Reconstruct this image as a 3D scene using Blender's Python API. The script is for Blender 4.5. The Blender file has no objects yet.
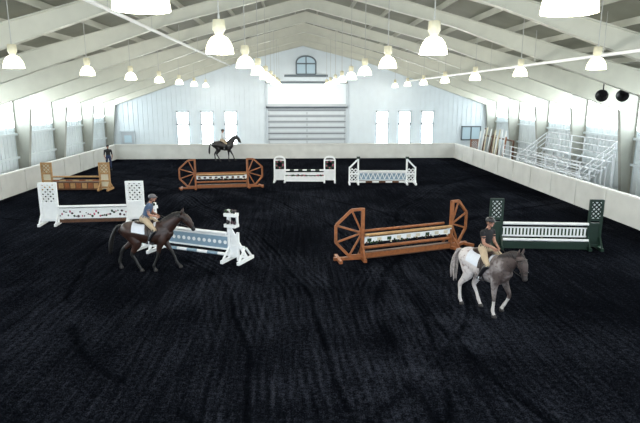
import bpy, math, random
from mathutils import Vector, Matrix, kdtree
random.seed(7)
sc=bpy.context.scene
sc.view_settings.view_transform='Standard'
sc.view_settings.look='None'

# ------------------------------------------------------------ materials
def newmat(name):
    m=bpy.data.materials.new(name); m.use_nodes=True
    nt=m.node_tree; b=nt.nodes['Principled BSDF']
    return m,nt,b
def pmat(name,col,rough=0.6,var=0.12,scale=8.0,metal=0.0,bump=0.0,bscale=40):
    m,nt,b=newmat(name)
    tc=nt.nodes.new('ShaderNodeTexCoord')
    n=nt.nodes.new('ShaderNodeTexNoise'); n.inputs['Scale'].default_value=scale
    n.inputs['Detail'].default_value=3
    nt.links.new(tc.outputs['Object'],n.inputs['Vector'])
    r=nt.nodes.new('ShaderNodeValToRGB')
    r.color_ramp.elements[0].position=0.3; r.color_ramp.elements[1].position=0.7
    r.color_ramp.elements[0].color=(col[0]*(1-var),col[1]*(1-var),col[2]*(1-var),1)
    r.color_ramp.elements[1].color=(min(1,col[0]*(1+var)),min(1,col[1]*(1+var)),min(1,col[2]*(1+var)),1)
    nt.links.new(n.outputs['Fac'],r.inputs['Fac'])
    nt.links.new(r.outputs['Color'],b.inputs['Base Color'])
    b.inputs['Roughness'].default_value=rough; b.inputs['Metallic'].default_value=metal
    return m
def emat(name,col,st):
    m,nt,b=newmat(name)
    b.inputs['Base Color'].default_value=(*[c*0.8 for c in col],1)
    b.inputs['Emission Color'].default_value=(*col,1)
    b.inputs['Emission Strength'].default_value=st
    return m

M_wall=pmat('white_metal_siding',(0.65,0.72,0.76),0.45,0.03,1.5)
M_wallR=pmat('white_side_siding',(0.70,0.77,0.80),0.5,0.04,1.5)
M_kick=pmat('kick_wall_paint',(0.60,0.61,0.58),0.6,0.08,1.2)
M_kcap=pmat('kick_wall_cap',(0.72,0.72,0.68),0.5,0.05,2)
M_col=pmat('steel_beige_paint',(0.34,0.35,0.31),0.5,0.04,2)
M_raf=pmat('rafter_cream_paint',(0.62,0.62,0.53),0.5,0.04,2)
M_deck=pmat('roof_insulation',(0.25,0.255,0.20),0.7,0.10,0.8)
M_purl=pmat('purlin_paint',(0.42,0.42,0.35),0.5,0.05,2)
M_white=pmat('white_paint',(0.80,0.82,0.82),0.5,0.04,6)
M_pipe=pmat('pipe_white',(0.78,0.79,0.76),0.4,0.03,4)
M_door=pmat('door_panel_grey',(0.42,0.46,0.49),0.45,0.03,2)
M_doorp=pmat('door_panel_light',(0.54,0.59,0.62),0.45,0.03,2)
M_doorl=pmat('door_seam_grey',(0.09,0.11,0.13),0.5,0.03,2)
M_frame=pmat('window_frame_white',(0.5,0.56,0.6),0.4,0.03,4)
M_grey=pmat('dark_trim_grey',(0.10,0.13,0.15),0.5,0.05,4)
M_glass=emat('bright_daylit_pane',(0.93,0.98,1.0),10.0)
M_trans=emat('daylit_translucent_panel',(0.88,0.96,1.0),10.0)
M_dimglass=emat('dim_pane',(0.36,0.48,0.54),0.4)
M_lamp=emat('lamp_prismatic_shade',(1.0,0.95,0.74),3)
M_bulb=emat('lamp_lens',(1.0,0.97,0.88),18.0)
M_ballast=pmat('lamp_ballast',(0.75,0.70,0.5),0.4,0.05,10)
M_cable=pmat('cable_grey',(0.45,0.45,0.42),0.5,0.02,10)
M_black=pmat('black_plastic',(0.010,0.010,0.012),0.4,0.1,10)
M_alu=pmat('galvanised_steel',(0.68,0.71,0.74),0.45,0.08,10,0.1)
M_wood=pmat('orange_stained_wood',(0.24,0.078,0.021),0.5,0.25,9)
M_woodd=pmat('brown_wood',(0.09,0.036,0.014),0.55,0.25,9)
M_tan=pmat('tan_wood',(0.38,0.22,0.09),0.55,0.2,9)
M_green=pmat('dark_green_paint',(0.003,0.020,0.011),0.45,0.15,8)
M_leaf=pmat('artificial_greenery',(0.014,0.045,0.015),0.8,0.4,30)
M_pink=pmat('pink_flowers',(0.35,0.09,0.14),0.7,0.2,30)
M_cream=pmat('cream_flowers',(0.60,0.55,0.42),0.7,0.1,30)
M_blue=pmat('grey_blue_paint',(0.20,0.30,0.38),0.5,0.08,8)
M_maroon=pmat('maroon_painted_pattern',(0.04,0.016,0.025),0.6,0.2,20)

def floor_mat():
    m,nt,b=newmat('black_rubber_footing'); N=nt.nodes; L=nt.links
    tc=N.new('ShaderNodeTexCoord')
    def mapped(loc=(0,0,0),sc_=(1,1,1),rot=0):
        mp=N.new('ShaderNodeMapping'); mp.inputs['Location'].default_value=loc
        mp.inputs['Scale'].default_value=sc_; mp.inputs['Rotation'].default_value=(0,0,math.radians(rot))
        L.new(tc.outputs['Object'],mp.inputs['Vector']); return mp.outputs['Vector']
    def noise(s,d=4,vec=None,dist=0):
        n=N.new('ShaderNodeTexNoise'); n.inputs['Scale'].default_value=s; n.inputs['Detail'].default_value=d
        n.inputs['Distortion'].default_value=dist; n.inputs['Roughness'].default_value=.65
        L.new(vec or tc.outputs['Object'],n.inputs['Vector']); return n.outputs['Fac']
    def mt(op,a,bv,c=None):
        x=N.new('ShaderNodeMath'); x.operation=op
        for i,q in enumerate((a,bv,c)):
            if q is None: continue
            if isinstance(q,(int,float)): x.inputs[i].default_value=q
            else: L.new(q,x.inputs[i])
        return x.outputs[0]
    def ramp(v,a,c,t0=0.,t1=1.):
        r=N.new('ShaderNodeMapRange'); r.inputs['From Min'].default_value=a; r.inputs['From Max'].default_value=c
        r.inputs['To Min'].default_value=t0; r.inputs['To Max'].default_value=t1
        L.new(v,r.inputs['Value']); return r.outputs['Result']
    wob=noise(.16,1)
    def dist(cx,cy):
        v=N.new('ShaderNodeVectorMath'); v.operation='DISTANCE'
        L.new(tc.outputs['Object'],v.inputs[0]); v.inputs[1].default_value=(cx,cy,0)
        return mt('ADD',v.outputs['Value'],mt('MULTIPLY',wob,1.4))
    trails=None; teeth=None
    for i,(cx,cy,R,w) in enumerate([(-16,8,15.8,.05),(17.5,10,16.3,.07),(-9,17,14.6,.06),(6,18,13.5,.06),(30,14,27.6,.06),(-24,12,27.5,.06),(-40,5,41.7,.05)]):
        d=dist(cx,cy); e=mt('ABSOLUTE',mt('SUBTRACT',d,R),0)
        t=ramp(e,w*.2,w*2.2,1,0)
        trails=t if trails is None else mt('MAXIMUM',trails,t)
        if i!=3:
            q=mt('MULTIPLY',ramp(e,.7,1.0,1,0),mt('MULTIPLY_ADD',mt('SINE',mt('MULTIPLY',d,34.),0),.5,.5))
            teeth=q if teeth is None else mt('MAXIMUM',teeth,q)
    brk=ramp(noise(.6,3,mapped((5,2,0))),.36,.56)
    brk2=ramp(noise(.4,3,mapped((-9,4,0))),.38,.58)
    trails=mt('MULTIPLY',trails,brk); teeth=mt('MULTIPLY',teeth,brk2)
    grain=noise(38,6); clod=noise(11,5); big=noise(0.3,3,None,0.6)
    streak=noise(1.4,5,mapped((0,0,0),(7,0.3,1),4),0.4)
    v=N.new('ShaderNodeTexVoronoi'); v.inputs['Scale'].default_value=3.0; v.inputs['Randomness'].default_value=1
    L.new(tc.outputs['Object'],v.inputs['Vector'])
    hoof=ramp(v.outputs['Distance'],0.08,0.26)
    s=mt('ADD',mt('MULTIPLY',grain,1.0),mt('MULTIPLY',clod,0.55))
    s=mt('ADD',s,mt('MULTIPLY',streak,0.40)); s=mt('ADD',s,mt('MULTIPLY',big,0.35))
    s=mt('ADD',s,mt('MULTIPLY',teeth,0.10)); s=mt('SUBTRACT',s,mt('MULTIPLY',trails,0.13))
    r=N.new('ShaderNodeValToRGB')
    r.color_ramp.elements[0].position=0.0; r.color_ramp.elements[1].position=1.0
    r.color_ramp.elements[0].color=(0.0006,0.0008,0.0014,1); r.color_ramp.elements[1].color=(0.042,0.047,0.062,1)
    e=r.color_ramp.elements.new(.5); e.color=(0.0046,0.0054,0.0078,1)
    L.new(ramp(s,0.88,1.46),r.inputs['Fac']); L.new(r.outputs['Color'],b.inputs['Base Color'])
    b.inputs['Roughness'].default_value=1.0; b.inputs['Specular IOR Level'].default_value=0.0
    h=mt('ADD',mt('MULTIPLY',clod,0.8),mt('MULTIPLY',grain,0.4))
    h=mt('ADD',h,mt('MULTIPLY',streak,0.4)); h=mt('ADD',h,mt('MULTIPLY',hoof,0.25))
    h=mt('ADD',h,mt('MULTIPLY',teeth,.3)); h=mt('SUBTRACT',h,mt('MULTIPLY',trails,0.4))
    bp=N.new('ShaderNodeBump'); bp.inputs['Strength'].default_value=1.0; bp.inputs['Distance'].default_value=0.10
    L.new(h,bp.inputs['Height']); L.new(bp.outputs['Normal'],b.inputs['Normal'])
    return m
M_floor=floor_mat()

# ------------------------------------------------------------ mesh builder
def catmull(P,n):
    if len(P)<3 or n<2:
        out=[]
        for i in range(len(P)-1):
            for k in range(n): 
                t=k/n; out.append([a+(b-a)*t for a,b in zip(P[i],P[i+1])])
        out.append(list(P[-1])); return out
    out=[]
    for i in range(len(P)-1):
        p0=P[max(i-1,0)];p1=P[i];p2=P[i+1];p3=P[min(i+2,len(P)-1)]
        for k in range(n):
            t=k/n
            out.append([0.5*(2*b+(c-a)*t+(2*a-5*b+4*c-d)*t*t+(3*b-a-3*c+d)*t**3) for a,b,c,d in zip(p0,p1,p2,p3)])
    out.append(list(P[-1])); return out
def tube_geo(pts,rad,mats,seg=14,sub=3,side=(0,1,0)):
    if not isinstance(mats,(list,tuple)): mats=[mats]*len(pts)
    rr=[(r,r) if isinstance(r,(int,float)) else r for r in rad]
    Q=catmull([[*p,*r] for p,r in zip(pts,rr)],sub)
    mm=[mats[min(len(pts)-1,int(round(i/sub)))] for i in range(len(Q))]
    C=[Vector(q[:3]) for q in Q]; V=[];F=[];VM=[]
    side=Vector(side); rings=[]
    n=len(C)
    def frame(i):
        t=(C[min(i+1,n-1)]-C[max(i-1,0)]).normalized()
        s=side-t*side.dot(t)
        if s.length<0.15:
            a=Vector((1,0,0)); s=a-t*a.dot(t)
        s.normalize(); u=t.cross(s); return t,s,u
    def ring(c,s,u,rs,ru,m):
        st=len(V)
        for k in range(seg):
            a=2*math.pi*k/seg
            V.append(c+s*rs*math.cos(a)+u*ru*math.sin(a)); VM.append(m)
        rings.append(st)
    t,s,u=frame(0); rs,ru=max(Q[0][3],1e-3),max(Q[0][4],1e-3); cl=min(rs,ru)
    V.append(C[0]-t*cl*0.75); VM.append(mm[0]); p0=0
    ring(C[0]-t*cl*0.5,s,u,rs*0.7,ru*0.7,mm[0])
    for i in range(n):
        tt,s,u=frame(i); ring(C[i],s,u,max(Q[i][3],1e-3),max(Q[i][4],1e-3),mm[i])
    t,s,u=frame(n-1); rs,ru=max(Q[-1][3],1e-3),max(Q[-1][4],1e-3); cl=min(rs,ru)
    ring(C[-1]+t*cl*0.5,s,u,rs*0.7,ru*0.7,mm[-1])
    V.append(C[-1]+t*cl*0.75); VM.append(mm[-1]); p1=len(V)-1
    for k in range(seg):
        F.append((p0,rings[0]+(k+1)%seg,rings[0]+k))
        F.append((p1,rings[-1]+k,rings[-1]+(k+1)%seg))
    for a,b in zip(rings[:-1],rings[1:]):
        for k in range(seg):
            k2=(k+1)%seg; F.append((a+k,a+k2,b+k2,b+k))
    return V,F,VM
def sphere_geo(c,r,m,seg=12,rg=8):
    if isinstance(r,(int,float)): r=(r,r,r)
    V=[Vector((c[0],c[1],c[2]-r[2]))];F=[]
    for i in range(1,rg):
        p=-math.pi/2+math.pi*i/rg
        for k in range(seg):
            a=2*math.pi*k/seg
            V.append(Vector((c[0]+r[0]*math.cos(p)*math.cos(a),c[1]+r[1]*math.cos(p)*math.sin(a),c[2]+r[2]*math.sin(p))))
    V.append(Vector((c[0],c[1],c[2]+r[2]))); top=len(V)-1
    for k in range(seg):
        k2=(k+1)%seg
        F.append((0,1+k2,1+k)); F.append((top,1+(rg-2)*seg+k,1+(rg-2)*seg+k2))
        for i in range(rg-2):
            a=1+i*seg; b=a+seg; F.append((a+k,a+k2,b+k2,b+k))
    return V,F,[m]*len(V)

class B:
    def __init__(s): s.V=[];s.F=[];s.FM=[];s.S=[];s.mats=[];s.T=Matrix.Identity(4)
    def mi(s,m):
        if m not in s.mats: s.mats.append(m)
        return s.mats.index(m)
    def add(s,V,F,m,smooth=False):
        o=len(s.V); s.V+= [s.T@Vector(v) for v in V]
        for i,f in enumerate(F):
            s.F.append(tuple(o+k for k in f)); s.S.append(smooth)
            s.FM.append(s.mi(m[i] if isinstance(m,list) else m))
    def box(s,c,d,m,R=None):
        V=[]
        for x in(-.5,.5):
            for y in(-.5,.5):
                for z in(-.5,.5):
                    v=Vector((x*d[0],y*d[1],z*d[2]))
                    if R: v=R@v
                    V.append(v+Vector(c))
        s.add(V,[(0,1,3,2),(4,6,7,5),(0,4,5,1),(2,3,7,6),(0,2,6,4),(1,5,7,3)],m)
    def beam(s,p1,p2,w,h,m,up=(0,0,1)):
        p1=Vector(p1);p2=Vector(p2);t=(p2-p1);L=t.length;t.normalize()
        up=Vector(up); sd=up.cross(t)
        if sd.length<1e-3: sd=Vector((0,1,0))
        sd.normalize(); u=t.cross(sd)
        R=Matrix((t,sd,u)).transposed()
        s.box((p1+p2)/2,(L,w,h),m,R)
    def tube(s,pts,rad,m,seg=10,sub=1,side=(0,1,0)):
        if isinstance(rad,(int,float)): rad=[rad]*len(pts)
        V,F,_=tube_geo(pts,rad,0,seg,sub,side); s.add(V,F,m,True)
    def cyl(s,p1,p2,r1,m,r2=None,seg=12):
        r2=r1 if r2 is None else r2
        p1=Vector(p1);p2=Vector(p2);t=(p2-p1).normalized()
        a=Vector((0,0,1)) if abs(t.z)<.9 else Vector((1,0,0))
        x=a.cross(t).normalized();y=t.cross(x);V=[]
        for p,r in((p1,r1),(p2,r2)):
            for k in range(seg):
                q=2*math.pi*k/seg;V.append(p+x*r*math.cos(q)+y*r*math.sin(q))
        F=[(k,(k+1)%seg,seg+(k+1)%seg,seg+k) for k in range(seg)]
        s.add(V,F,m,True)
        s.add(V,[tuple(range(seg))[::-1],tuple(range(seg,2*seg))],m)
    def sph(s,c,r,m,seg=10,rg=6):
        V,F,_=sphere_geo(c,r,0,seg,rg); s.add(V,F,m,True)
    def lathe(s,prof,c,m,seg=20):
        V=[];F=[]
        for r,z in prof:
            for k in range(seg):
                a=2*math.pi*k/seg; V.append((c[0]+r*math.cos(a),c[1]+r*math.sin(a),c[2]+z))
        for i in range(len(prof)-1):
            for k in range(seg):
                k2=(k+1)%seg; F.append((i*seg+k,i*seg+k2,(i+1)*seg+k2,(i+1)*seg+k))
        s.add(V,F,m,True)
    def mesh(s,name):
        me=bpy.data.meshes.new(name); me.from_pydata([tuple(v) for v in s.V],[],s.F)
        for m in s.mats: me.materials.append(m)
        me.polygons.foreach_set('material_index',s.FM)
        me.polygons.foreach_set('use_smooth',s.S); me.update(); return me
    def obj(s,name,loc=(0,0,0),rz=0,scale=1):
        o=bpy.data.objects.new(name,s.mesh(name)); sc.collection.objects.link(o)
        o.location=loc;o.rotation_euler=(0,0,rz);o.scale=(scale,)*3; return o

# organic: union of tubes by voxel remesh, materials by nearest source vertex
def organic(b,parts,mats,voxel,smooth=4):
    V=[];F=[];VM=[]
    for (v,f,vm) in parts:
        o=len(V);V+=v;VM+=vm;F+=[tuple(o+k for k in q) for q in f]
    me=bpy.data.meshes.new('tmp');me.from_pydata([tuple(v) for v in V],[],F)
    o=bpy.data.objects.new('tmp',me);sc.collection.objects.link(o)
    md=o.modifiers.new('r','REMESH');md.mode='VOXEL';md.voxel_size=voxel
    if smooth:
        sm=o.modifiers.new('s','SMOOTH');sm.factor=0.5;sm.iterations=smooth
    dg=bpy.context.evaluated_depsgraph_get();ev=o.evaluated_get(dg);m2=ev.to_mesh()
    kd=kdtree.KDTree(len(V))
    for i,v in enumerate(V): kd.insert(v,i)
    kd.balance()
    NV=[v.co.copy() for v in m2.vertices];NF=[];NM=[]
    for p in m2.polygons:
        NF.append(tuple(p.vertices)); _,i,_=kd.find(p.center); NM.append(mats[VM[i]])
    ev.to_mesh_clear(); bpy.data.objects.remove(o)
    b.add(NV,NF,NM,True)

# ------------------------------------------------------------ building shell
XL,XR,YF,YN=-15.8,17.0,46.0,-3.0
XC=(XL+XR)/2; ZE=5.35; ZP=9.75
SL=(ZP-ZE)/(XR-XC)
def roofz(x): return ZP-SL*abs(x-XC)
b=B(); b.box((XC,(YF+YN)/2,-0.1),(XR-XL+0.4,YF-YN+0.4,0.2),M_floor); b.obj('floor')
b=B()
V=[(XL,YF,0),(XR,YF,0),(XR,YF,ZE),(XC,YF,ZP),(XL,YF,ZE),(XL,YF+.2,0),(XR,YF+.2,0),(XR,YF+.2,ZE),(XC,YF+.2,ZP),(XL,YF+.2,ZE)]
b.add(V,[(0,1,2,3,4),(9,8,7,6,5),(0,5,6,1),(1,6,7,2),(2,7,8,3),(3,8,9,4),(4,9,5,0)],M_wall)
x=XL+.3
while x<XR-.1:
    z=roofz(x)-.05; b.box((x,YF-.015,z/2),(.05,.03,z),M_wall); x+=.4
b.obj('wall_far')
for nm,X,sg in(('wall_left',XL,-1),('wall_right',XR,1)):
    b=B()
    b.box((X+sg*.1,(YF+YN)/2,1.65),(.2,YF-YN,3.3),M_wallR)
    b.box((X+sg*.1,(YF+YN)/2,5.25),(.2,YF-YN,.2),M_wallR)
    y=YN+.2
    while y<YF: b.box((X-sg*.015,y,1.65),(.03,.05,3.3),M_wallR); y+=.4
    for zz in(1.6,2.9): b.box((X-sg*.08,(YF+YN)/2,zz),(.12,YF-YN,.12),M_wallR)
    b.obj(nm)
b=B()
V=[(XL-.2,YN,roofz(XL)),(XC,YN,ZP),(XR+.2,YN,roofz(XR)),(XL-.2,YF+.2,roofz(XL)),(XC,YF+.2,ZP),(XR+.2,YF+.2,roofz(XR))]
V+= [(v[0],v[1],v[2]+.2) for v in V]
b.add(V,[(0,1,4,3),(1,2,5,4),(6,9,10,7),(7,10,11,8),(0,6,7,1),(1,7,8,2),(3,4,10,9),(4,5,11,10),(0,3,9,6),(2,8,11,5)],M_deck)
b.obj('ceiling')
b=B()
for sg in(-1,1):
    d=.6
    while d<16:
        X=XC+sg*d; b.beam((X,YN,roofz(X)-.11),(X,YF,roofz(X)-.11),.07,.2,M_purl); d+=1.45
b.obj('roof_purlins')
y=YF-.25
while y>1:
    b=B()
    def prism(poly,w,m):
        V=[(p[0],y-w/2,p[1]) for p in poly]+[(p[0],y+w/2,p[1]) for p in poly];n=len(poly)
        F=[tuple(range(n)),tuple(range(2*n-1,n-1,-1))]+[(i,i+n,(i+1)%n+n,(i+1)%n) for i in range(n)]
        b.add(V,F,m)
    for sg,X in((-1,XL+.05),(1,XR-.05)):
        inn=-sg; K=.95
        zt=roofz(X)-.22
        prism([(X,0),(X+inn*.4,0),(X+inn*K,zt-.85),(X+inn*K,roofz(X+inn*K)-.22),(X,zt)],.03,M_col)
        b.beam((X+inn*.4,y,0),(X+inn*K,y,zt-.85),.25,.03,M_col,up=(inn,0,.2))
        b.beam((X+inn*.015,y,0),(X+inn*.015,y,zt),.25,.03,M_col,up=(inn,0,0))
        x1=X+inn*K;x2=XC+sg*5.5;x3=XC
        q=[(x1,zt-.85),(x2,roofz(x2)-.22-.42),(x3,ZP-.22-.52),(x3,ZP-.22),(x1,roofz(x1)-.22)]
        prism(q,.03,M_raf)
        b.beam((q[0][0],y,q[0][1]),(q[1][0],y,q[1][1]),.25,.03,M_raf)
        b.beam((q[1][0],y,q[1][1]),(q[2][0],y,q[2][1]),.25,.03,M_raf)
        b.beam((X,y,roofz(X)-.22),(x3,y,ZP-.22),.25,.03,M_raf)
    b.obj('steel_frame'); y-=4.8
for nm,X in(('trim_1',XL+.2),('trim_2',XR-.2)):
    b=B();b.beam((X,YN,5.15),(X,YF,5.15),.16,.16,M_raf);b.obj(nm)
for X,Z in((-5.3,7.4),(9.2,6.2)):
    b=B(); b.cyl((X,YN,Z),(X,YF-.3,Z),.06,M_pipe)
    y=2.0
    while y<45: b.cyl((X,y,Z),(X,y,roofz(X)),.01,M_cable,seg=6); y+=4.8
    b.obj('ceiling_pipe')

# kick walls
KL,KR,KF=-14.6,13.1,44.3
def kick(name,p1,p2,h=1.15,th=.14):
    b=B();p1=Vector(p1);p2=Vector(p2);t=(p2-p1);L=t.length;t.normalize()
    b.beam((p1.x,p1.y,h/2),(p2.x,p2.y,h/2),th,h,M_kick)
    b.beam((p1.x,p1.y,h+.02),(p2.x,p2.y,h+.02),th+.08,.05,M_kcap)
    n=int(L/2.4); nrm=Vector((-t.y,t.x,0))
    for i in range(n+1):
        q=p1+t*(i*L/n)
        for s_ in(-1,1): b.box((q.x+nrm.x*s_*(th/2+.006),q.y+nrm.y*s_*(th/2+.006),h/2),(.05,.05,h) ,M_kick)
    b.obj(name)
kick('kick_wall_left',(KL,YN,0),(KL,KF,0)); kick('kick_wall_right',(KR,YN,0),(KR,KF,0)); kick('kick_wall_far',(KL,KF,0),(KR,KF,0))

wn=1
for x0 in(-9.9,-7.9,-5.95,6.75,8.65,10.6):
    b=B();w=1.0;z0,z1=.9,3.75;zc=2.7;yy=YF-.05
    for (a,c) in((z0,zc-.08),(zc+.08,z1)):
        b.box((x0+w/2,yy-.02,(a+c)/2),(w-.1,.03,c-a),M_glass)
    for xx in(x0,x0+w): b.box((xx,yy-.05,(z0+z1)/2),(.1,.1,z1-z0+.1),M_frame)
    for zz in(z0,zc,z1): b.box((x0+w/2,yy-.05,zz),(w+.1,.1,.14),M_frame)
    b.obj('window_%d'%wn);wn+=1
b=B();cx,cz=XC+.25,6.75;yy=YF-.06
pts=[(cx-.8,cz),(cx+.8,cz)]+[(cx+.8*math.cos(a*math.pi/12),cz+.95+.5*math.sin(a*math.pi/12)) for a in range(0,13)]
V=[(p[0],yy,p[1]) for p in pts]; b.add(V,[tuple(range(len(V)))],M_dimglass)
for i in range(len(pts)):
    p=pts[i];q=pts[(i+1)%len(pts)]
    if (Vector(p)-Vector(q)).length>.01: b.beam((p[0],yy-.03,p[1]),(q[0],yy-.03,q[1]),.1,.12,M_grey)
b.box((cx,yy-.03,cz+.7),(.09,.08,1.4),M_grey);b.box((cx,yy-.03,cz+.85),(1.6,.08,.1),M_grey)
b.box((cx,yy-.03,cz-.12),(3.6,.12,.18),M_grey)
b.obj('window_%d'%wn);wn+=1
for X in(XL+.03,XR-.03):
    b=B();y=YF-.25
    while y>-2:
        b.box((X,y-2.4,4.23),(.05,4.6,1.82),M_trans)
        for q in(-1.4,0,1.4): b.box((X+(.04 if X<0 else -.04),y-2.4+q,4.23),(.04,.04,1.82),M_frame)
        y-=4.8
    b.obj('window_%d'%wn);wn+=1
b=B();dx0,dx1=-2.35,4.15;dc=(dx0+dx1)/2;yy=YF-.06
b.box((dc,yy,2.0),(dx1-dx0,.06,4.0),M_door)
for i in range(1,9): b.box((dc,yy-.035,i*.48),(dx1-dx0,.02,.07),M_doorl)
for i in range(8):
    for j in range(2): b.box((dc-1.6+j*3.2,yy-.035,.24+i*.48),(3.05,.015,.2),M_doorp)
for xx in(dx0-.08,dx1+.08): b.box((xx,yy-.05,3.05),(.16,.14,6.1),M_frame)
b.box((dc,yy-.05,4.08),(dx1-dx0+.3,.14,.16),M_grey)
b.box((dc,yy-.02,5.1),(dx1-dx0,.08,1.9),M_wallR); b.box((dc,yy-.05,6.1),(dx1-dx0+.3,.14,.16),M_grey)
b.box((dc,yy-.3,4.25),(dx1-dx0,.3,.2),M_door)
b.obj('door_1')
b=B(); b.box((-14.0,YF-.06,1.05),(1.0,.06,2.1),M_door); b.box((-14.0,YF-.1,2.12),(1.2,.08,.1),M_frame)
for xx in(-14.55,-13.45): b.box((xx,YF-.1,1.05),(.1,.08,2.1),M_frame)
b.box((-14.0,YF-.1,1.5),(.6,.03,.6),M_dimglass); b.sph((-13.65,YF-.14,1.0),.05,M_alu); b.obj('door_2')
b=B(); b.box((14.9,YF-.07,1.9),(1.6,.06,1.1),M_dimglass)
for xx in(14.1,14.9,15.7): b.box((xx,YF-.1,1.9),(.1,.08,1.2),M_grey)
for zz in(1.35,2.45): b.box((14.9,YF-.1,zz),(1.7,.08,.1),M_grey)
b.obj('window_%d'%wn)

# ------------------------------------------------------------ lamps
b=B()
b.lathe([(.055,.34),(.11,.33),(.12,.16),(.085,.10),(.07,.06)],(0,0,0),M_ballast)
b.lathe([(.07,.06),(.15,.02),(.21,-.06),(.25,-.16),(.265,-.27),(.255,-.27),(.235,-.16),(.19,-.06),(.13,0),(.01,.02)],(0,0,0),M_lamp)
b.sph((0,0,-.12),(.07,.07,.12),M_bulb)
b.lathe([(.24,-.2),(.15,-.255),(.001,-.27)],(0,0,0),M_bulb)
b.cyl((0,0,.34),(0,0,.42),.02,M_cable,seg=8)
lampmesh=b.mesh('pendant_lamp')
ldat=bpy.data.lights.new('lamp_light','POINT');ldat.energy=185;ldat.color=(1,.97,.91);ldat.shadow_soft_size=.2
for X in(-6.9,-1.3,2.4,7.7):
    for i in range(9):
        Y=4.8+4.8*i - (.4 if abs(X)>5 else -.1)
        if Y>44.5: continue
        zz=5.80 if abs(X)>5 else 5.84
        o=bpy.data.objects.new('pendant_lamp',lampmesh);sc.collection.objects.link(o);o.location=(X,Y,zz+.12);o.scale=(.92,)*3
        c=B();h=(roofz(X)-zz-.12)/.92; c.cyl((0,0,.42),(0,0,h),.012,M_cable,seg=6)
        co=c.obj('chain');co.parent=o
        l=bpy.data.objects.new('bulb_light',ldat);sc.collection.objects.link(l);l.parent=o;l.location=(0,0,-.36)

# ------------------------------------------------------------ jumps
def pole(b,L,z,y,m1,m2=None,r=.05,n=7):
    for i in range(n):
        a=-L/2+L*i/n;c=-L/2+L*(i+1)/n
        b.cyl((a,y,z),(c,y,z),r,m1 if (m2 is None or i%2==0) else m2,seg=10)
def foot(b,x,m,w=.9):
    b.box((x,0,.05),(.09,w,.10),m)
    for s_ in(-1,1): b.beam((x,s_*w*.42,.08),(x,s_*.05,.42),.05,.05,m)
def lattice(b,x0,x1,z0,z1,y,m,n=3,t=.035):
    w=x1-x0;h=z1-z0;st=w/n
    k=-int(h/st)-1
    for i in range(k,n+1):
        s0=max(0,-i*st);s1=min(h,w-i*st)
        if s1-s0>.03:
            b.beam((x0+i*st+s0,y,z0+s0),(x0+i*st+s1,y,z0+s1),.02,t,m)
            b.beam((x1-i*st-s0,y,z0+s0),(x1-i*st-s1,y,z0+s1),.02,t,m)
def flowers(b,x0,x1,z,y,n,cols,r=.05,dz=.08):
    for i in range(n):
        b.sph((random.uniform(x0,x1),y+random.uniform(-.08,.08),z+random.uniform(0,dz)),random.uniform(.6,1.1)*r,random.choice(cols),6,4)
def place(b,p1,p2,name='show_jump'):
    dx,dy=p2[0]-p1[0],p2[1]-p1[1]
    return b.obj(name,((p1[0]+p2[0])/2,(p1[1]+p2[1])/2,0),math.atan2(dy,dx))
def fanwing(b,x,s_,ang,W=.85,H=1.6,m=None):
    m=m or M_wood; T0=b.T; b.T=Matrix.Translation((x,0,0))@Matrix.Rotation(ang,4,'Z')@Matrix.Scale(s_,4,(1,0,0))
    z0=.12
    pts=[(0,0,H),(.42*W,0,H-.02),(W,0,H*.70),(W,0,H*.36),(.50*W,0,z0),(0,0,z0)]
    for p,q in zip(pts[:-1],pts[1:]): b.beam(p,q,.06,.085,m)
    b.box((0,0,H/2),(.10,.10,H+.06),m)
    hub=(0.02,0,H*.53)
    for p in pts[1:5]: b.beam(hub,p,.04,.055,m)
    b.box((W*.5,0,.05),(W*1.15,.10,.09),m)
    for q in(.0,.9): b.box((q*W,0,.045),(.1,.8,.09),m)
    b.beam((0,-.36,.08),(0,-.03,.5),.05,.05,m);b.beam((0,.36,.08),(0,.03,.5),.05,.05,m)
    b.T=T0
def fanjump(p1,p2,a1,a2,gatecols):
    b=B();L=(Vector(p2)-Vector(p1)).length
    l=L-.9
    fanwing(b,-l/2-.05,-1,a1);fanwing(b,l/2+.05,1,a2)
    for s_ in(-1,1): b.box((s_*(l/2-.06),-.04,.72),(.12,.12,.05),M_alu)
    pole(b,l,.78,-.08,M_tan,M_tan,.05)
    pole(b,l,.80,.35,M_wood,M_wood,.045)
    b.box((0,0,.60),(l,.04,.16),M_white)
    for i in range(9): b.box((-l/2+l*(i+.5)/9,-.025,.60),(.14,.02,.10),random.choice(gatecols))
    flowers(b,-l/2,l/2,.5,-.02,45,[M_leaf,M_cream,M_leaf,M_woodd],.04,.05)
    pole(b,l,.36,0,M_wood,M_wood,.05,5)
    b.box((0,.0,.12),(l,.16,.20),M_woodd); b.box((0,-.09,.13),(l*.98,.03,.14),M_wood)
    return place(b,p1,p2)
fanjump((1.65,16.05),(5.5,17.4),-.20,.35,[M_cream,M_leaf])
fanjump((-5.95,29.6),(-2.35,30.1),0.0,.2,[M_woodd,M_maroon])

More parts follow.
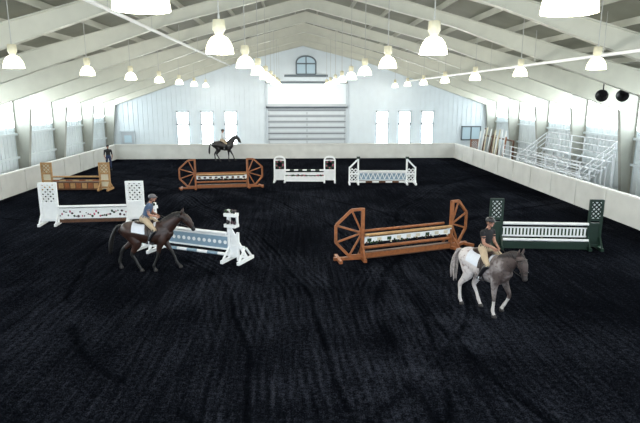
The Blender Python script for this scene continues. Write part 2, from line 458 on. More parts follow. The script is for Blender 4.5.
def greenjump(p1,p2):
    b=B();L=(Vector(p2)-Vector(p1)).length
    for s_ in(-1,1):
        x=s_*L/2
        for q in(-.19,.19): b.box((x+q,0,.84),(.07,.09,1.66),M_green)
        for zz in(.12,.85,1.0,1.64): b.box((x,0,zz),(.4,.08,.08),M_green)
        b.box((x,.0,.48),(.34,.04,.7),M_green)
        b.box((x,.02,1.32),(.32,.02,.6),M_white)
        lattice(b,x-.15,x+.15,1.05,1.6,-.01,M_green,2,.045)
        foot(b,x-.19,M_green,.7);foot(b,x+.19,M_green,.7)
    l=L-.46
    pole(b,l,.86,-.08,M_white,M_white,.05)
    b.box((0,0,.70),(l,.03,.04),M_white);b.box((0,0,.42),(l,.03,.05),M_white)
    n=24
    for i in range(n): b.box((-l/2+l*(i+.5)/n,0,.56),(.05,.03,.30),M_white)
    b.box((0,.05,.52),(l,.02,.3),M_leaf)
    b.box((0,0,.14),(l,.35,.24),M_green)
    pole(b,l,.33,-.18,M_white,M_white,.045)
    flowers(b,-l/2,l/2,.24,0,80,[M_leaf,M_leaf,M_cream],.055)
    return place(b,p1,p2)
greenjump((6.65,17.35),(9.85,17.0))

def whitepanel(p1,p2,W=.62,H=1.68,pat=(M_maroon,M_leaf,M_maroon,M_pink),top=.72):
    b=B();L=(Vector(p2)-Vector(p1)).length
    for s_ in(-1,1):
        x=s_*L/2
        for q in(-W/2,W/2): b.box((x+q,0,H/2),(.08,.09,H),M_white)
        for zz in(.2,H*.5,H-.04): b.box((x,0,zz),(W,.07,.09),M_white)
        b.box((x,.03,H*.27),(W-.06,.02,H*.4),M_white)
        lattice(b,x-W/2+.03,x+W/2-.03,H*.5,H-.06,0,M_white,3,.07)
        foot(b,x-W/2,M_white);foot(b,x+W/2,M_white)
    l=L-W-.08
    pole(b,l,top,-.09,M_white,M_white,.05)
    b.box((0,0,.42),(l,.05,.42),M_white)
    for i in range(34):
        b.sph((-l/2+l*(i+.5)/34,-.03,.42+random.uniform(-.12,.10)),(random.uniform(.025,.06),.02,random.uniform(.02,.06)),random.choice(pat),6,4)
    b.box((0,0,.12),(l,.06,.12),M_woodd)
    return place(b,p1,p2)
whitepanel((-9.8,21.4),(-6.5,21.65))

def stepped(p1,p2):
    b=B();L=(Vector(p2)-Vector(p1)).length
    for s_ in(-1,1):
        x=s_*L/2
        b.box((x,0,.8),(.09,.09,1.6),M_white)
        b.box((x+s_*.30,0,.45),(.07,.08,.9),M_white)
        b.beam((x+s_*.02,0,1.05),(x+s_*.6,0,.12),.06,.08,M_white)
        for zz in(.14,.45,.8): b.box((x+s_*(.28-.12*(zz>.6)),0,zz),(.5-.25*(zz>.6),.05,.07),M_white)
        b.box((x+s_*.16,.03,.45),(.26,.02,.62),M_white)
        for zz in(1.12,1.46):
            b.box((x+s_*.12,-.05,zz),(.4,.24,.10),M_white)
            flowers(b,x+s_*.12-.16,x+s_*.12+.16,zz+.06,-.05,14,[M_leaf,M_maroon,M_black],.05,.07)
        b.box((x+s_*.30,.0,1.3),(.05,.08,.4),M_white)
        foot(b,x,M_white,1.0);foot(b,x+s_*.55,M_white,.9)
    l=L-.1
    pole(b,l,.86,-.09,M_white,M_white,.05)
    b.box((0,0,.55),(l,.04,.42),M_blue)
    n=14
    for i in range(n):
        b.cyl((-l/2+l*(i+.5)/n,-.03,.55),(-l/2+l*(i+.5)/n,-.02,.55),.06,M_white,seg=12)
    b.box((0,-.01,.76),(l,.05,.05),M_white);b.box((0,-.01,.34),(l,.05,.05),M_white)
    pole(b,l,.16,0,M_white,M_blue,.05)
    return place(b,p1,p2)
stepped((-4.65,17.5),(-2.1,16.3))

def brownwall(p1,p2):
    b=B();L=(Vector(p2)-Vector(p1)).length;W=.5;H=1.5
    for s_ in(-1,1):
        x=s_*L/2
        for q in(-W/2,W/2): b.box((x+q,0,H/2),(.09,.09,H),M_tan)
        for zz in(.15,.5,.9,H-.04): b.box((x,0,zz),(W,.07,.08),M_tan)
        b.box((x,.02,H*.5),(W-.06,.02,H-.1),M_cream)
        lattice(b,x-W/2+.04,x+W/2-.04,.9,H-.06,-.01,M_tan,2,.04)
        foot(b,x-W/2,M_tan);foot(b,x+W/2,M_tan)
    l=L-W-.08
    pole(b,l,.74,-.09,M_tan,M_tan,.05);pole(b,l,.52,-.02,M_wood,M_tan,.05)
    b.box((0,0,.24),(l,.25,.42),M_woodd)
    for i in range(8): b.box((-l/2+l*(i+.5)/8,-.13,.25),(l/8-.06,.02,.28),M_tan if i%2 else M_wood)
    return place(b,p1,p2)
brownwall((-13.5,29.6),(-10.4,29.5))

def wreathjump(p1,p2):
    b=B();L=(Vector(p2)-Vector(p1)).length;W=.62;H=1.3
    for s_ in(-1,1):
        x=s_*L/2
        for q in(-W/2,W/2): b.box((x+q,0,H/2),(.09,.09,H),M_white)
        arc=[(x+W/2*math.cos(a*math.pi/8),0,H+.22*math.sin(a*math.pi/8)) for a in range(9)]
        for i in range(8): b.beam(arc[i],arc[i+1],.09,.09,M_white)
        for zz in(.15,.72,H): b.box((x,0,zz),(W,.07,.07),M_white)
        b.box((x,.03,.42),(W-.06,.02,.55),M_white)
        for i in range(16):
            a=i*math.pi/8; b.sph((x+.2*math.cos(a),-.02,1.05+.2*math.sin(a)),.055,M_leaf if i%3 else M_pink,6,4)
        for i in range(6): b.box((x-W/2+W*(i+.5)/6,0,.42),(.03,.06,.6),M_white)
        foot(b,x-W/2,M_white);foot(b,x+W/2,M_white)
    l=L-W-.08
    pole(b,l,.72,-.09,M_white,M_green,.05,9)
    b.box((0,0,.5),(l,.04,.16),M_white)
    b.box((0,0,.2),(l,.3,.3),M_white)
    flowers(b,-l/2,l/2,.34,0,70,[M_leaf,M_leaf,M_pink],.06)
    return place(b,p1,p2)
wreathjump((-1.0,31.9),(1.95,31.7))

def flagjump(p1,p2):
    b=B();L=(Vector(p2)-Vector(p1)).length;H=1.5
    for s_ in(-1,1):
        x=s_*L/2;W=.5
        b.box((x-s_*W/2,0,H/2),(.09,.09,H),M_white); b.box((x+s_*W/2,0,.5),(.09,.09,1.0),M_white)
        b.beam((x-s_*W/2,0,H-.05),(x+s_*W/2,0,.95),.06,.09,M_white)
        for zz in(.14,.6): b.box((x,0,zz),(W,.06,.08),M_white)
        lattice(b,x-W/2+.04,x+W/2-.04,.16,.9,0,M_white,2,.05)
        b.box((x-s_*W/2,-.06,H+.04),(.2,.2,.12),M_green)
        foot(b,x-W/2,M_white);foot(b,x+W/2,M_white)
    l=L-.6
    pole(b,l,.76,-.09,M_white,M_white,.05)
    b.box((0,0,.45),(l,.04,.4),M_blue)
    n=10
    for i in range(n):
        x=-l/2+l*(i+.5)/n
        b.beam((x-l/n/2,-.03,.64),(x,-.03,.3),.02,.04,M_white);b.beam((x,-.03,.3),(x+l/n/2,-.03,.64),.02,.04,M_white)
    b.box((0,-.01,.66),(l,.06,.05),M_white);b.box((0,-.01,.24),(l,.06,.05),M_white)
    pole(b,l,.12,0,M_white,M_woodd,.05)
    return place(b,p1,p2)
flagjump((3.3,30.9),(6.6,30.75))

# ------------------------------------------------------------ horses
TR=[(-.86,1.26,.06,.06),(-.78,1.27,.17,.15),(-.66,1.28,.26,.235),(-.50,1.275,.30,.28),(-.30,1.24,.295,.285),(-.05,1.19,.32,.30),(.20,1.17,.35,.29),(.40,1.20,.375,.25),(.56,1.21,.34,.215),(.68,1.20,.25,.17),(.75,1.20,.13,.10)]
def trunk(x):
    for a,c in zip(TR[:-1],TR[1:]):
        if a[0]<=x<=c[0]:
            t=(x-a[0])/(c[0]-a[0]); return [p+(q-p)*t for p,q in zip(a,c)]
    return list(TR[0] if x<TR[0][0] else TR[-1])
def shell(b,x0,x1,a0,a1,off,m,nx=10,na=20,fn=None):
    V=[];F=[]
    for i in range(nx+1):
        x=x0+(x1-x0)*i/nx;_,zc,hh,hw=trunk(x)
        for k in range(na+1):
            a=a0+(a1-a0)*k/na
            xx=x+(fn(a) if fn else 0)
            V.append((xx,(hw+off)*math.sin(a),zc+(hh+off)*math.cos(a)))
    for i in range(nx):
        for k in range(na):
            p=i*(na+1)+k; F.append((p,p+1,p+na+2,p+na+1))
    b.add(V,F,m,True)
def horse(loc,heading,scale,pose,M):
    coat,pt,hoof,mane,nose=0,1,2,3,4
    mats=[M['coat'],M['point'],M['hoof'],M['mane'],M['nose']]
    P=[]
    P.append(tube_geo([(t[0],0,t[1]) for t in TR],[(t[3],t[2]) for t in TR],coat,20,3))
    nk=pose['neck']
    P.append(tube_geo(nk,[(.19,.30),(.14,.235),(.105,.17),(.085,.135)],coat,16,4))
    hd=pose['head']
    P.append(tube_geo(hd,[(.085,.12),(.095,.135),(.07,.10),(.055,.072),(.055,.065)],[coat,coat,coat,nose,nose],14,4))
    c=Vector(hd[1]);
    for s_ in(-1,1):
        P.append(sphere_geo(c+Vector((-.02,s_*.045,-.03)),(.09,.05,.09),coat))
        e=Vector(hd[0])+Vector((-.01,s_*.065,.08))
        P.append(tube_geo([e,e+Vector((.02,s_*.015,.09)),e+Vector((.04,s_*.01,.17))],[(.03,.035),(.025,.034),(.006,.008)],coat,8,3))
    for key,s_ in(('fl',1),('fr',-1)):
        j=pose[key]
        pts=[(.50,s_*.13,1.22),(.47,s_*.165,.98)]+[(q[0],s_*.15,q[1]) for q in j]
        P.append(tube_geo(pts,[(.10,.19),(.085,.14),(.06,.085),(.048,.055),(.033,.040),(.042,.049),(.036,.042),(.05,.062)],
            [coat,coat,coat,M.get('knee',pt),pt,pt,pt,hoof],12,3))
        h=Vector((j[-1][0],s_*.15,j[-1][1])); P.append(tube_geo([h+Vector((.005,0,.0)),h+Vector((.015,0,-.035))],[(.05,.06),(.062,.072)],hoof,12,1))
    for key,s_ in(('hl',1),('hr',-1)):
        j=pose[key]
        pts=[(-.52,s_*.13,1.28)]+[(q[0],s_*.155,q[1]) for q in j]
        P.append(tube_geo(pts,[(.13,.24),(.115,.18),(.07,.10),(.05,.065),(.036,.045),(.044,.052),(.037,.044),(.05,.062)],
            [coat,coat,coat,M.get('hock',pt),pt,pt,pt,hoof],12,3))
        h=Vector((j[-1][0],s_*.155,j[-1][1])); P.append(tube_geo([h+Vector((.005,0,0)),h+Vector((.015,0,-.035))],[(.05,.06),(.062,.072)],hoof,12,1))
    b=B(); organic(b,P,mats,.016,4)
    N=catmull([list(p) for p in nk],6)
    for i in range(4,len(N)-0,1):
        p=Vector(N[i]);q=Vector(N[min(i+1,len(N)-1)])-Vector(N[max(i-1,0)]);q.normalize()
        up=Vector((-q.z,0,q.x)); t=i/(len(N)-1); rr=.27*(1-t)+.125*t
        c=p+up*(rr+.0)
        b.tube([c+Vector((0,.0,0)),c+Vector((-.015,-.07,-.03))+up*-.02,c+Vector((-.02,-.10*1,-.14))],[(.03,.04),(.022,.035),(.006,.012)],M['mane'],8,2,side=(1,0,0))
    po=Vector(hd[0]); b.tube([po+Vector((0,0,.11)),po+Vector((.08,0,.07)),po+Vector((.15,0,-.03))],[.03,.03,.008],M['mane'],8,2)
    for i in range(12):
        ox=random.uniform(-.02,.02);oy=random.uniform(-.045,.045);tl=pose.get('tail',.35)
        b.tube([(-.80,oy*.4,1.44),(-.92-ox,oy,1.40),(-.98-tl*.25+ox,oy*1.6,1.15),(-.98-tl*.5+ox*2,oy*2,.85),(-.97-tl*.6+ox*3,oy*1.5,.58+random.uniform(-.06,.06))],[.03,.035,.035,.028,.006],M['tail'],8,3)
    a0=Vector(hd[0]);a1=Vector(hd[1]);mid=a0.lerp(a1,.75)
    t=(Vector(hd[3])-a0).normalized();fr=Vector((-t.z,0,t.x)); 
    if fr.x<0: fr=-fr
    for s_ in(-1,1):
        b.sph(mid+fr*.055+Vector((0,s_*.078,0)),.022,M_black,8,6)
        b.sph(Vector(hd[4])+fr*.03+Vector((0,s_*.042,0)),.014,M_black,6,5)
    def ring(p,t,rs,ru,m=M_tack,r=.009):
        p=Vector(p);t=Vector(t).normalized();s=Vector((0,1,0));u=t.cross(s)
        pts=[p+s*rs*math.cos(k*math.pi/9)+u*ru*math.sin(k*math.pi/9) for k in range(19)]
        b.tube(pts,r,m,6,1,side=(.3,.2,1))
    tv=Vector(hd[2])-Vector(hd[1])
    ring(Vector(hd[2]).lerp(Vector(hd[3]),.2),tv,.078,.108); ring(a0.lerp(a1,.35),tv,.108,.150)
    for s_ in(-1,1):
        b.tube([a0.lerp(a1,.35)+Vector((0,s_*.104,0)),Vector(hd[1])+Vector((0,s_*.108,0)),Vector(hd[2])+Vector((0,s_*.083,0)),Vector(hd[3])+Vector((0,s_*.064,0))],.008,M_tack,6,2)
        b.tube([Vector(hd[3])+Vector((0,s_*.066,-.01)),Vector(hd[3]).lerp(Vector(pose['hand']),.5)+Vector((0,s_*.12,-.06)),Vector(pose['hand'])+Vector((0,s_*.09,0))],.007,M_tack,6,4)
        ax,ay,az=.16,s_*.365,.945
        b.tube([(.10,s_*.31,1.42),(.12,s_*.345,1.2),(ax,ay,az+.13)],.010,M_tack,6,2)
        b.tube([(ax,ay,az+.13),(ax,ay-.055,az+.05),(ax,ay-.06,az-.02),(ax,ay+.06,az-.02),(ax,ay+.055,az+.05),(ax,ay,az+.13)],.008,M_alu,6,1)
    shell(b,-.40,.32,-1.45,1.45,.018,M['pad'])
    shell(b,-.04,.22,-1.50,1.50,.034,M_saddle,8,22,lambda a:.10*math.sin(min(abs(a),1.4))*.6)
    shell(b,.10,.18,1.3,2*math.pi-1.3,.012,M_tack,2,24)
    b.tube([(-.34,0,1.575),(-.26,0,1.56),(-.10,0,1.525),(.08,0,1.535),(.20,0,1.60)],[(.12,.03),(.17,.045),(.15,.05),(.11,.05),(.05,.035)],M_saddle,12,4)
    return b.obj('horse',loc,heading,scale)

M_tack=pmat('black_leather_tack',(0.010,0.008,0.007),0.4,0.2,20)
M_saddle=pmat('brown_saddle_leather',(0.022,0.010,0.006),0.35,0.2,20)
M_bay=pmat('bay_coat',(0.026,0.0095,0.0055),0.42,0.40,4)
M_blk=pmat('black_hair',(0.004,0.0035,0.0035),0.5,0.2,20)
M_dark=pmat('dark_bay_coat',(0.005,0.004,0.004),0.4,0.3,5)
M_hoof=pmat('hoof_horn',(0.015,0.012,0.010),0.5,0.2,20)
M_sock=pmat('white_leg_hair',(0.50,0.47,0.45),0.7,0.12,14)
M_pad=pmat('white_saddle_pad',(0.60,0.63,0.68),0.8,0.04,20)
M_rnose=pmat('dark_roan_muzzle',(0.022,0.016,0.015),0.6,0.2,20)
M_greytail=pmat('grey_white_tail',(0.30,0.27,0.26),0.7,0.3,20)
def roan():
    m,nt,b=newmat('appaloosa_roan_coat');N=nt.nodes;L=nt.links
    tc=N.new('ShaderNodeTexCoord');sx=N.new('ShaderNodeSeparateXYZ');L.new(tc.outputs['Object'],sx.inputs[0])
    n=N.new('ShaderNodeTexNoise');n.inputs['Scale'].default_value=4;n.inputs['Detail'].default_value=4;L.new(tc.outputs['Object'],n.inputs['Vector'])
    a=N.new('ShaderNodeMath');a.operation='MULTIPLY_ADD';a.inputs[1].default_value=1.3;L.new(n.outputs['Fac'],a.inputs[0]);L.new(sx.outputs['X'],a.inputs[2])
    r=N.new('ShaderNodeValToRGB');r.color_ramp.elements[0].position=.38;r.color_ramp.elements[1].position=.92
    r.color_ramp.elements[0].color=(.54,.50,.49,1);r.color_ramp.elements[1].color=(.060,.042,.038,1)
    dv=N.new('ShaderNodeMath');dv.operation='MULTIPLY';dv.inputs[1].default_value=.72;L.new(a.outputs[0],dv.inputs[0])
    L.new(dv.outputs[0],r.inputs['Fac'])
    v=N.new('ShaderNodeTexNoise');v.inputs['Scale'].default_value=11;v.inputs['Detail'].default_value=2;L.new(tc.outputs['Object'],v.inputs['Vector'])
    r2=N.new('ShaderNodeValToRGB');r2.color_ramp.elements[0].position=.52;r2.color_ramp.elements[1].position=.68
    r2.color_ramp.elements[0].color=(1,1,1,1);r2.color_ramp.elements[1].color=(.42,.34,.32,1);L.new(v.outputs['Fac'],r2.inputs['Fac'])
    mx=N.new('ShaderNodeMixRGB');mx.blend_type='MULTIPLY';mx.inputs[0].default_value=1;L.new(r.outputs[0],mx.inputs[1]);L.new(r2.outputs[0],mx.inputs[2])
    L.new(mx.outputs[0],b.inputs['Base Color']);b.inputs['Roughness'].default_value=.6
    return m
M_roan=roan()

FST=[(.45,.74),(.46,.52),(.46,.34),(.45,.17),(.48,.10),(.50,.045)]
HST=[(-.40,.95),(-.52,.74),(-.66,.56),(-.655,.36),(-.64,.17),(-.60,.10),(-.58,.045)]
FFWD=[(.58,.75),(.70,.55),(.78,.37),(.84,.19),(.90,.13),(.94,.07)]
FBEND=[(.58,.78),(.68,.60),(.62,.43),(.54,.29),(.50,.22),(.47,.16)]
FBACK=[(.38,.74),(.34,.52),(.26,.34),(.19,.17),(.21,.10),(.23,.045)]
HBACK=[(-.46,.93),(-.66,.76),(-.86,.60),(-.93,.41),(-.98,.22),(-.96,.13),(-.95,.05)]
HFWD=[(-.30,.93),(-.38,.72),(-.46,.54),(-.36,.36),(-.28,.18),(-.23,.10),(-.20,.045)]
def neckhead(poll,nose_,):
    px,pz=poll;nx,nz=nose_
    nk=[(.46,0,1.27),(.46+(px-.46)*.38,0,1.27+(pz-1.27)*.48),(.46+(px-.46)*.72,0,1.27+(pz-1.27)*.86),(px-.03,0,pz-.02)]
    hd=[(px,0,pz),(px+(nx-px)*.30+.03,0,pz+(nz-pz)*.27),(px+(nx-px)*.62+.02,0,pz+(nz-pz)*.6),(px+(nx-px)*.88,0,pz+(nz-pz)*.87),(nx,0,nz)]
    return nk,hd
nk,hd=neckhead((1.12,1.74),(1.46,1.30))
hL=dict(neck=nk,head=hd,hand=(.44,0,1.74),fl=FFWD,fr=FBACK,hl=HBACK,hr=HFWD,tail=.35)
LH=((-4.35,15.4,0),math.radians(-2),.93)
horse(*LH,hL,dict(coat=M_bay,point=M_blk,hoof=M_hoof,mane=M_blk,nose=M_blk,pad=M_pad,tail=M_blk))
nk,hd=neckhead((1.02,1.66),(1.20,1.17))
hR=dict(neck=nk,head=hd,hand=(.40,0,1.74),fl=FBEND,fr=FST,hl=HFWD,hr=HST,tail=.1)
RH=((4.40,11.95,0),math.radians(-60),.92)
horse(*RH,hR,dict(coat=M_roan,point=M_sock,hoof=M_hoof,mane=M_rnose,nose=M_rnose,pad=M_pad,tail=M_greytail,knee=0,hock=0))
nk,hd=neckhead((1.06,1.86),(1.40,1.45))
hF=dict(neck=nk,head=hd,hand=(.42,0,1.76),fl=FFWD,fr=FST,hl=HST,hr=HFWD,tail=.15)
FH=((-5.75,42.6,0),math.radians(0),1.0)
horse(*FH,hF,dict(coat=M_dark,point=M_blk,hoof=M_hoof,mane=M_blk,nose=M_blk,pad=M_dark,tail=M_blk))

# ------------------------------------------------------------ people
M_skin=pmat('skin',(0.36,0.18,0.12),0.55,0.06,10)
M_hair=pmat('brown_hair',(0.03,0.015,0.008),0.6,0.2,30)
M_breech=pmat('tan_breeches',(0.42,0.33,0.22),0.8,0.08,10)
M_boot=pmat('black_boots',(0.006,0.006,0.008),0.3,0.1,10)
M_shirtB=pmat('black_polo_shirt',(0.004,0.004,0.006),0.8,0.2,10)
M_shirtG=pmat('blue_grey_shirt',(0.05,0.085,0.15),0.8,0.15,10)
M_shirtW=pmat('white_shirt',(0.60,0.62,0.64),0.8,0.05,10)
M_helm=pmat('grey_riding_helmet',(0.08,0.08,0.09),0.4,0.1,10)
M_helmB=pmat('black_riding_helmet',(0.006,0.006,0.008),0.4,0.1,10)
M_jean=pmat('blue_jeans',(0.015,0.03,0.08),0.8,0.15,20)
def hand(b,w,d,nrm,s_,m,curl=1.0):
    w=Vector(w);d=Vector(d).normalized();nrm=Vector(nrm);nrm=(nrm-d*nrm.dot(d)).normalized();sd=d.cross(nrm)*s_
    b.tube([w,w+d*.04,w+d*.085],[(.024,.024),(.038,.017),(.038,.015)],m,10,2,side=tuple(sd))
    for i,(L,o) in enumerate(((.072,.029),(.080,.010),(.074,-.010),(.058,-.028))):
        p=w+d*.088+sd*o
        p1=p+d*(L*.42*(1-.25*curl))+nrm*L*.25*curl
        p2=p1+d*(L*.30*(1-1.0*curl))+nrm*L*.33*(.3+curl)
        p3=p2-d*(L*.22*curl)+nrm*L*.12+d*L*.2*(1-curl)
        b.tube([p,p1,p2,p3],[.0095,.009,.008,.0065],m,8,2)
    p=w+d*.03+sd*.03
    b.tube([p,p+sd*.028+d*.02+nrm*.012,p+sd*.026+d*.05+nrm*.03],[.013,.011,.008],m,8,2)
def head_parts(C,skin,hair,helm,helmet=True):
    C=Vector(C);P=[]
    P.append(sphere_geo(C+Vector((0,0,.01)),(.095,.076,.108),skin))
    P.append(tube_geo([C+Vector((.035,0,-.03)),C+Vector((.05,0,-.085))],[(.055,.05),(.032,.03)],skin,10,2))
    P.append(tube_geo([C+Vector((.092,0,.02)),C+Vector((.112,0,-.02))],[(.008,.01),(.015,.014)],skin,8,2))
    for s_ in(-1,1): P.append(sphere_geo(C+Vector((.0,s_*.078,-.005)),(.018,.01,.03),skin))
    P.append(sphere_geo(C+Vector((-.008,0,.052)),(.125,.103,.09),helm,16,10))
    P.append(tube_geo([C+Vector((.09,0,.045)),C+Vector((.15,0,.03))],[(.085,.008),(.055,.006)],helm,12,2))
    P.append(sphere_geo(C+Vector((-.05,0,-.01)),(.06,.07,.075),hair))
    return P
def face(b,C):
    C=Vector(C)
    for s_ in(-1,1):
        b.sph(C+Vector((.082,s_*.031,.012)),(.012,.014,.010),M_white,8,6)
        b.sph(C+Vector((.090,s_*.031,.012)),(.006,.007,.007),M_black,6,5)
        b.box(C+Vector((.088,s_*.031,.034)),(.01,.03,.006),M_hair)
    b.sph(C+Vector((.080,0,-.052)),(.012,.024,.006),M_pink,8,5)
def rider(loc,heading,scale,handp,lean,shirt,sleeve,helm,seat=1.66):
    mats=[M_skin,shirt,M_breech,M_boot,helm,M_hair]
    SK,SH,BR,BO,HE,HA=range(6)
    hip=Vector((-.06,0,seat)); R=Matrix.Rotation(lean,3,'Y')
    def T(x,y,z): return hip+R@Vector((x,y,z))
    P=[]
    P.append(tube_geo([T(-.02,0,-.06),T(0,0,.02),T(.015,0,.10)],[(.165,.13),(.17,.135),(.14,.11)],BR,14,3))
    P.append(tube_geo([T(.01,0,.07),T(.02,0,.18),T(.03,0,.32),T(.03,0,.43),T(.02,0,.50)],[(.15,.118),(.138,.108),(.165,.122),(.17,.105),(.085,.07)],SH,16,3))
    P.append(tube_geo([T(.02,0,.50),T(.04,0,.60)],[(.05,.052),(.048,.05)],SK,10,2))
    C=T(.06,0,.70)
    P+=head_parts(C,SK,HA,HE)
    H=Vector(handp)
    for s_ in(-1,1):
        sh=T(.02,s_*.185,.45); h=H+Vector((-.10,s_*.085,0))
        el=sh.lerp(h,.45)+Vector((-.06,s_*.05,-.10))
        lm=SH if sleeve=='long' else SK
        P.append(tube_geo([T(.02,s_*.12,.45),sh,sh.lerp(el,.45)],[.065,.066,.056],SH,12,3))
        P.append(tube_geo([sh.lerp(el,.4),el,el.lerp(h,.5),h],[.046,.042,.036,.026],[lm]*3+[SK],12,3))
        hp=Vector((-.02,s_*.10,seat-.01)); kn=Vector((.34,s_*.325,1.36)); an=Vector((.13,s_*.365,1.00)); 
        P.append(tube_geo([hp,hp.lerp(kn,.5)+Vector((0,s_*.03,.02)),kn],[(.10,.105),(.085,.09),(.06,.065)],BR,14,3))
        P.append(tube_geo([kn+Vector((.0,0,-.03)),kn.lerp(an,.35)+Vector((-.02,0,0)),an],[(.058,.066),(.055,.064),(.038,.042)],BO,12,3))
        P.append(tube_geo([an+Vector((-.05,0,-.03)),an+Vector((.06,0,-.035)),an+Vector((.17,s_*.01,-.035))],[(.034,.038),(.04,.036),(.03,.02)],BO,12,3))
    b=B(); organic(b,P,mats,.010,3)
    for s_ in(-1,1):
        sh=T(.02,s_*.185,.45); h=H+Vector((-.10,s_*.085,0)); el=sh.lerp(h,.45)+Vector((-.06,s_*.05,-.10))
        d=(h-el).normalized(); hand(b,h-d*.01,d,Vector((0,-s_,-.25)),s_,M_skin,1.0)
    face(b,C)
    b.tube([C+Vector((.0,.08,.0)),C+Vector((.05,.045,-.09)),C+Vector((.06,0,-.112)),C+Vector((.05,-.045,-.09)),C+Vector((0,-.08,0))],.005,M_black,6,3)
    return b.obj('horse_rider',loc,heading,scale)
rider(*LH,hL['hand'],math.radians(20),M_shirtG,'short',M_helm)
rider(*RH,hR['hand'],math.radians(6),M_shirtB,'short',M_helmB)
rider(*FH,hF['hand'],math.radians(3),M_shirtW,'long',M_helmB)

def bystander(loc,heading):
    mats=[M_skin,M_shirtB,M_jean,M_boot,M_helmB,M_hair];P=[]
    P.append(tube_geo([(0,0,.90),(0,0,1.0),(.01,0,1.15),(.01,0,1.32),(0,0,1.40),(0,0,1.46)],[(.16,.12),(.155,.115),(.14,.10),(.175,.12),(.17,.09),(.07,.06)],[2,2,1,1,1,1],16,3))
    P.append(tube_geo([(0,0,1.45),(.01,0,1.54)],[.05,.048],0,10,2))
    C=Vector((.03,0,1.62));P+=head_parts(C,0,5,4)
    for s_ in(-1,1):
        P.append(tube_geo([(0,s_*.15,1.39),(0,s_*.205,1.36),(-.02,s_*.25,1.10)],[.06,.058,.043],1,12,3))
        P.append(tube_geo([(-.02,s_*.25,1.12),(.04,s_*.25,.98),(.10,s_*.22,.87)],[.042,.038,.027],[1,0,0],12,3))
        P.append(tube_geo([(0,s_*.09,.92),(.01+s_*.03,s_*.11,.70),(.01+s_*.05,s_*.12,.48)],[(.095,.10),(.08,.085),(.058,.062)],2,12,3))
        P.append(tube_geo([(.01+s_*.05,s_*.12,.48),(s_*.05-.01,s_*.125,.30),(s_*.05-.02,s_*.13,.09)],[(.058,.062),(.055,.062),(.04,.043)],[2,2,3],12,3))
        P.append(tube_geo([(s_*.05-.05,s_*.13,.045),(s_*.05+.06,s_*.135,.045),(s_*.05+.17,s_*.14,.035)],[(.036,.042),(.043,.04),(.035,.025)],3,12,3))
    b=B();organic(b,P,mats,.010,3)
    for s_ in(-1,1): hand(b,(.10,s_*.22,.87),(.4,-s_*.2,-.8),(0,-s_,0),s_,M_skin,.5)
    face(b,C)
    return b.obj('standing_person',loc,heading)
bystander((-12.9,37.6,0),math.radians(-60))

# ------------------------------------------------------------ gallery on the right
b=B()
y0,y1=26.0,33.5
for i in range(4):
    x=13.95+i*.5;z=.55+i*.42
    b.box((x,(y0+y1)/2,z),(.26,y1-y0,.05),M_alu); b.box((x-.12,(y0+y1)/2,max(.1,z-.3)),(.12,y1-y0,.04),M_alu)
n=6
for k in range(n):
    y=y0+.2+(y1-y0-.4)*k/(n-1)
    b.beam((13.85,y,.2),(15.6,y,1.75),.05,.06,M_alu)
    for i in range(4): b.box((13.95+i*.5,y,(.52+i*.42)/2),(.05,.05,.52+i*.42),M_alu)
    b.box((15.75,y,1.4),(.05,.05,2.8),M_alu)
for zz in(2.1,2.45,2.8): b.cyl((15.75,y0,zz),(15.75,y1,zz),.03,M_alu)
for yy in(y0,y1):
    for dz in(.55,.85,1.1): b.cyl((13.85,yy,.2+dz),(15.75,yy,1.7+dz),.03,M_alu)
    for i in range(4): b.cyl((13.9+i*.6,yy,.1),(13.9+i*.6,yy,1.35+i*.45),.03,M_alu)
b.obj('bleachers')
b=B()
for k in range(9): b.cyl((13.45,25.0+k*1.2,0),(13.45,25.0+k*1.2,1.9),.03,M_alu)
for zz in(1.35,1.6,1.9): b.cyl((13.45,25.0,zz),(13.45,34.6,zz),.025,M_alu)
b.obj('metal_railing')
b=B()
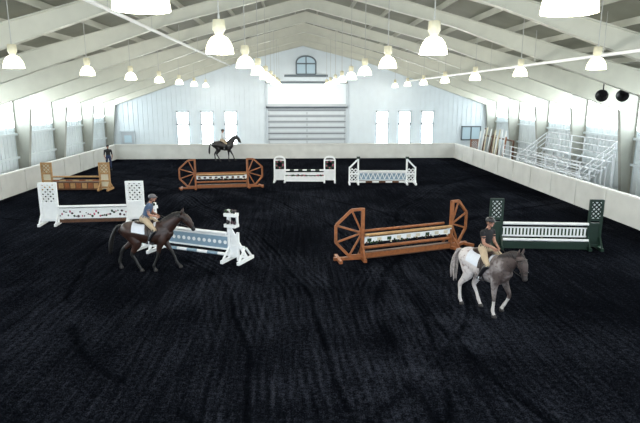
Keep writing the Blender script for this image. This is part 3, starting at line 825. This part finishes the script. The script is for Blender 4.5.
for i in range(16):
    y=36.6+i*.33; x=13.9+random.uniform(0,.5)
    b.cyl((x,y,0),(x+.3,y+random.uniform(-.2,.2),2.3+random.uniform(-.4,.5)),.055,random.choice([M_white,M_woodd,M_white,M_wood,M_cream]),seg=8)
b.beam((14.75,36.3,2.0),(14.75,42.2,2.0),.1,.1,M_woodd)
for y in(36.3,39.2,42.2): b.box((14.75,y,1.0),(.1,.1,2.0),M_woodd)
b.obj('stored_jump_pole_rack')
b=B()
for q in(-.3,.3): b.box((14.3+q,43.0,.8),(.09,.09,1.6),M_wood)
for zz in(.2,.8,1.55): b.box((14.3,43.0,zz),(.7,.07,.08),M_wood)
lattice(b,14.03,14.57,.8,1.5,43.0,M_wood,3); b.box((14.0,43,.05),(.09,.8,.1),M_wood);b.box((14.6,43,.05),(.09,.8,.1),M_wood)
b.obj('jump_standard')
for X in(14.6,15.6):
    b=B()
    b.T=Matrix.Translation((X,25.7,5.05))@Matrix.Rotation(math.radians(98),4,'X')@Matrix.Rotation(math.radians(-38),4,'Y')
    b.lathe([(.06,-.28),(.09,-.26),(.09,-.12),(.05,-.10),(.07,0),(.14,.14),(.27,.28),(.29,.29),(.26,.27),(.12,.13),(.03,0)],(0,0,0),M_black)
    b.lathe([(.001,.12),(.06,.10),(.08,.02)],(0,0,0),M_black)
    b.lathe([(.001,-.29),(.06,-.28)],(0,0,0),M_black)
    b.T=Matrix.Identity(4)
    b.cyl((X,25.7,5.05),(X,25.7,roofz(X)),.03,M_black)
    b.obj('horn_loudspeaker')

# ------------------------------------------------------------ light + camera
w=bpy.data.worlds.new('World');sc.world=w;w.use_nodes=True
bg=w.node_tree.nodes['Background'];bg.inputs[0].default_value=(.78,.89,1,1);bg.inputs[1].default_value=3.6
cd=bpy.data.cameras.new('Camera');cam=bpy.data.objects.new('Camera',cd);sc.collection.objects.link(cam)
cd.sensor_width=36;cd.lens=540/640*36;cam.location=(0,0,5.0)
cam.rotation_euler=(math.radians(90-12.07),0,math.radians(-2.49));cd.clip_end=300
sc.camera=cam
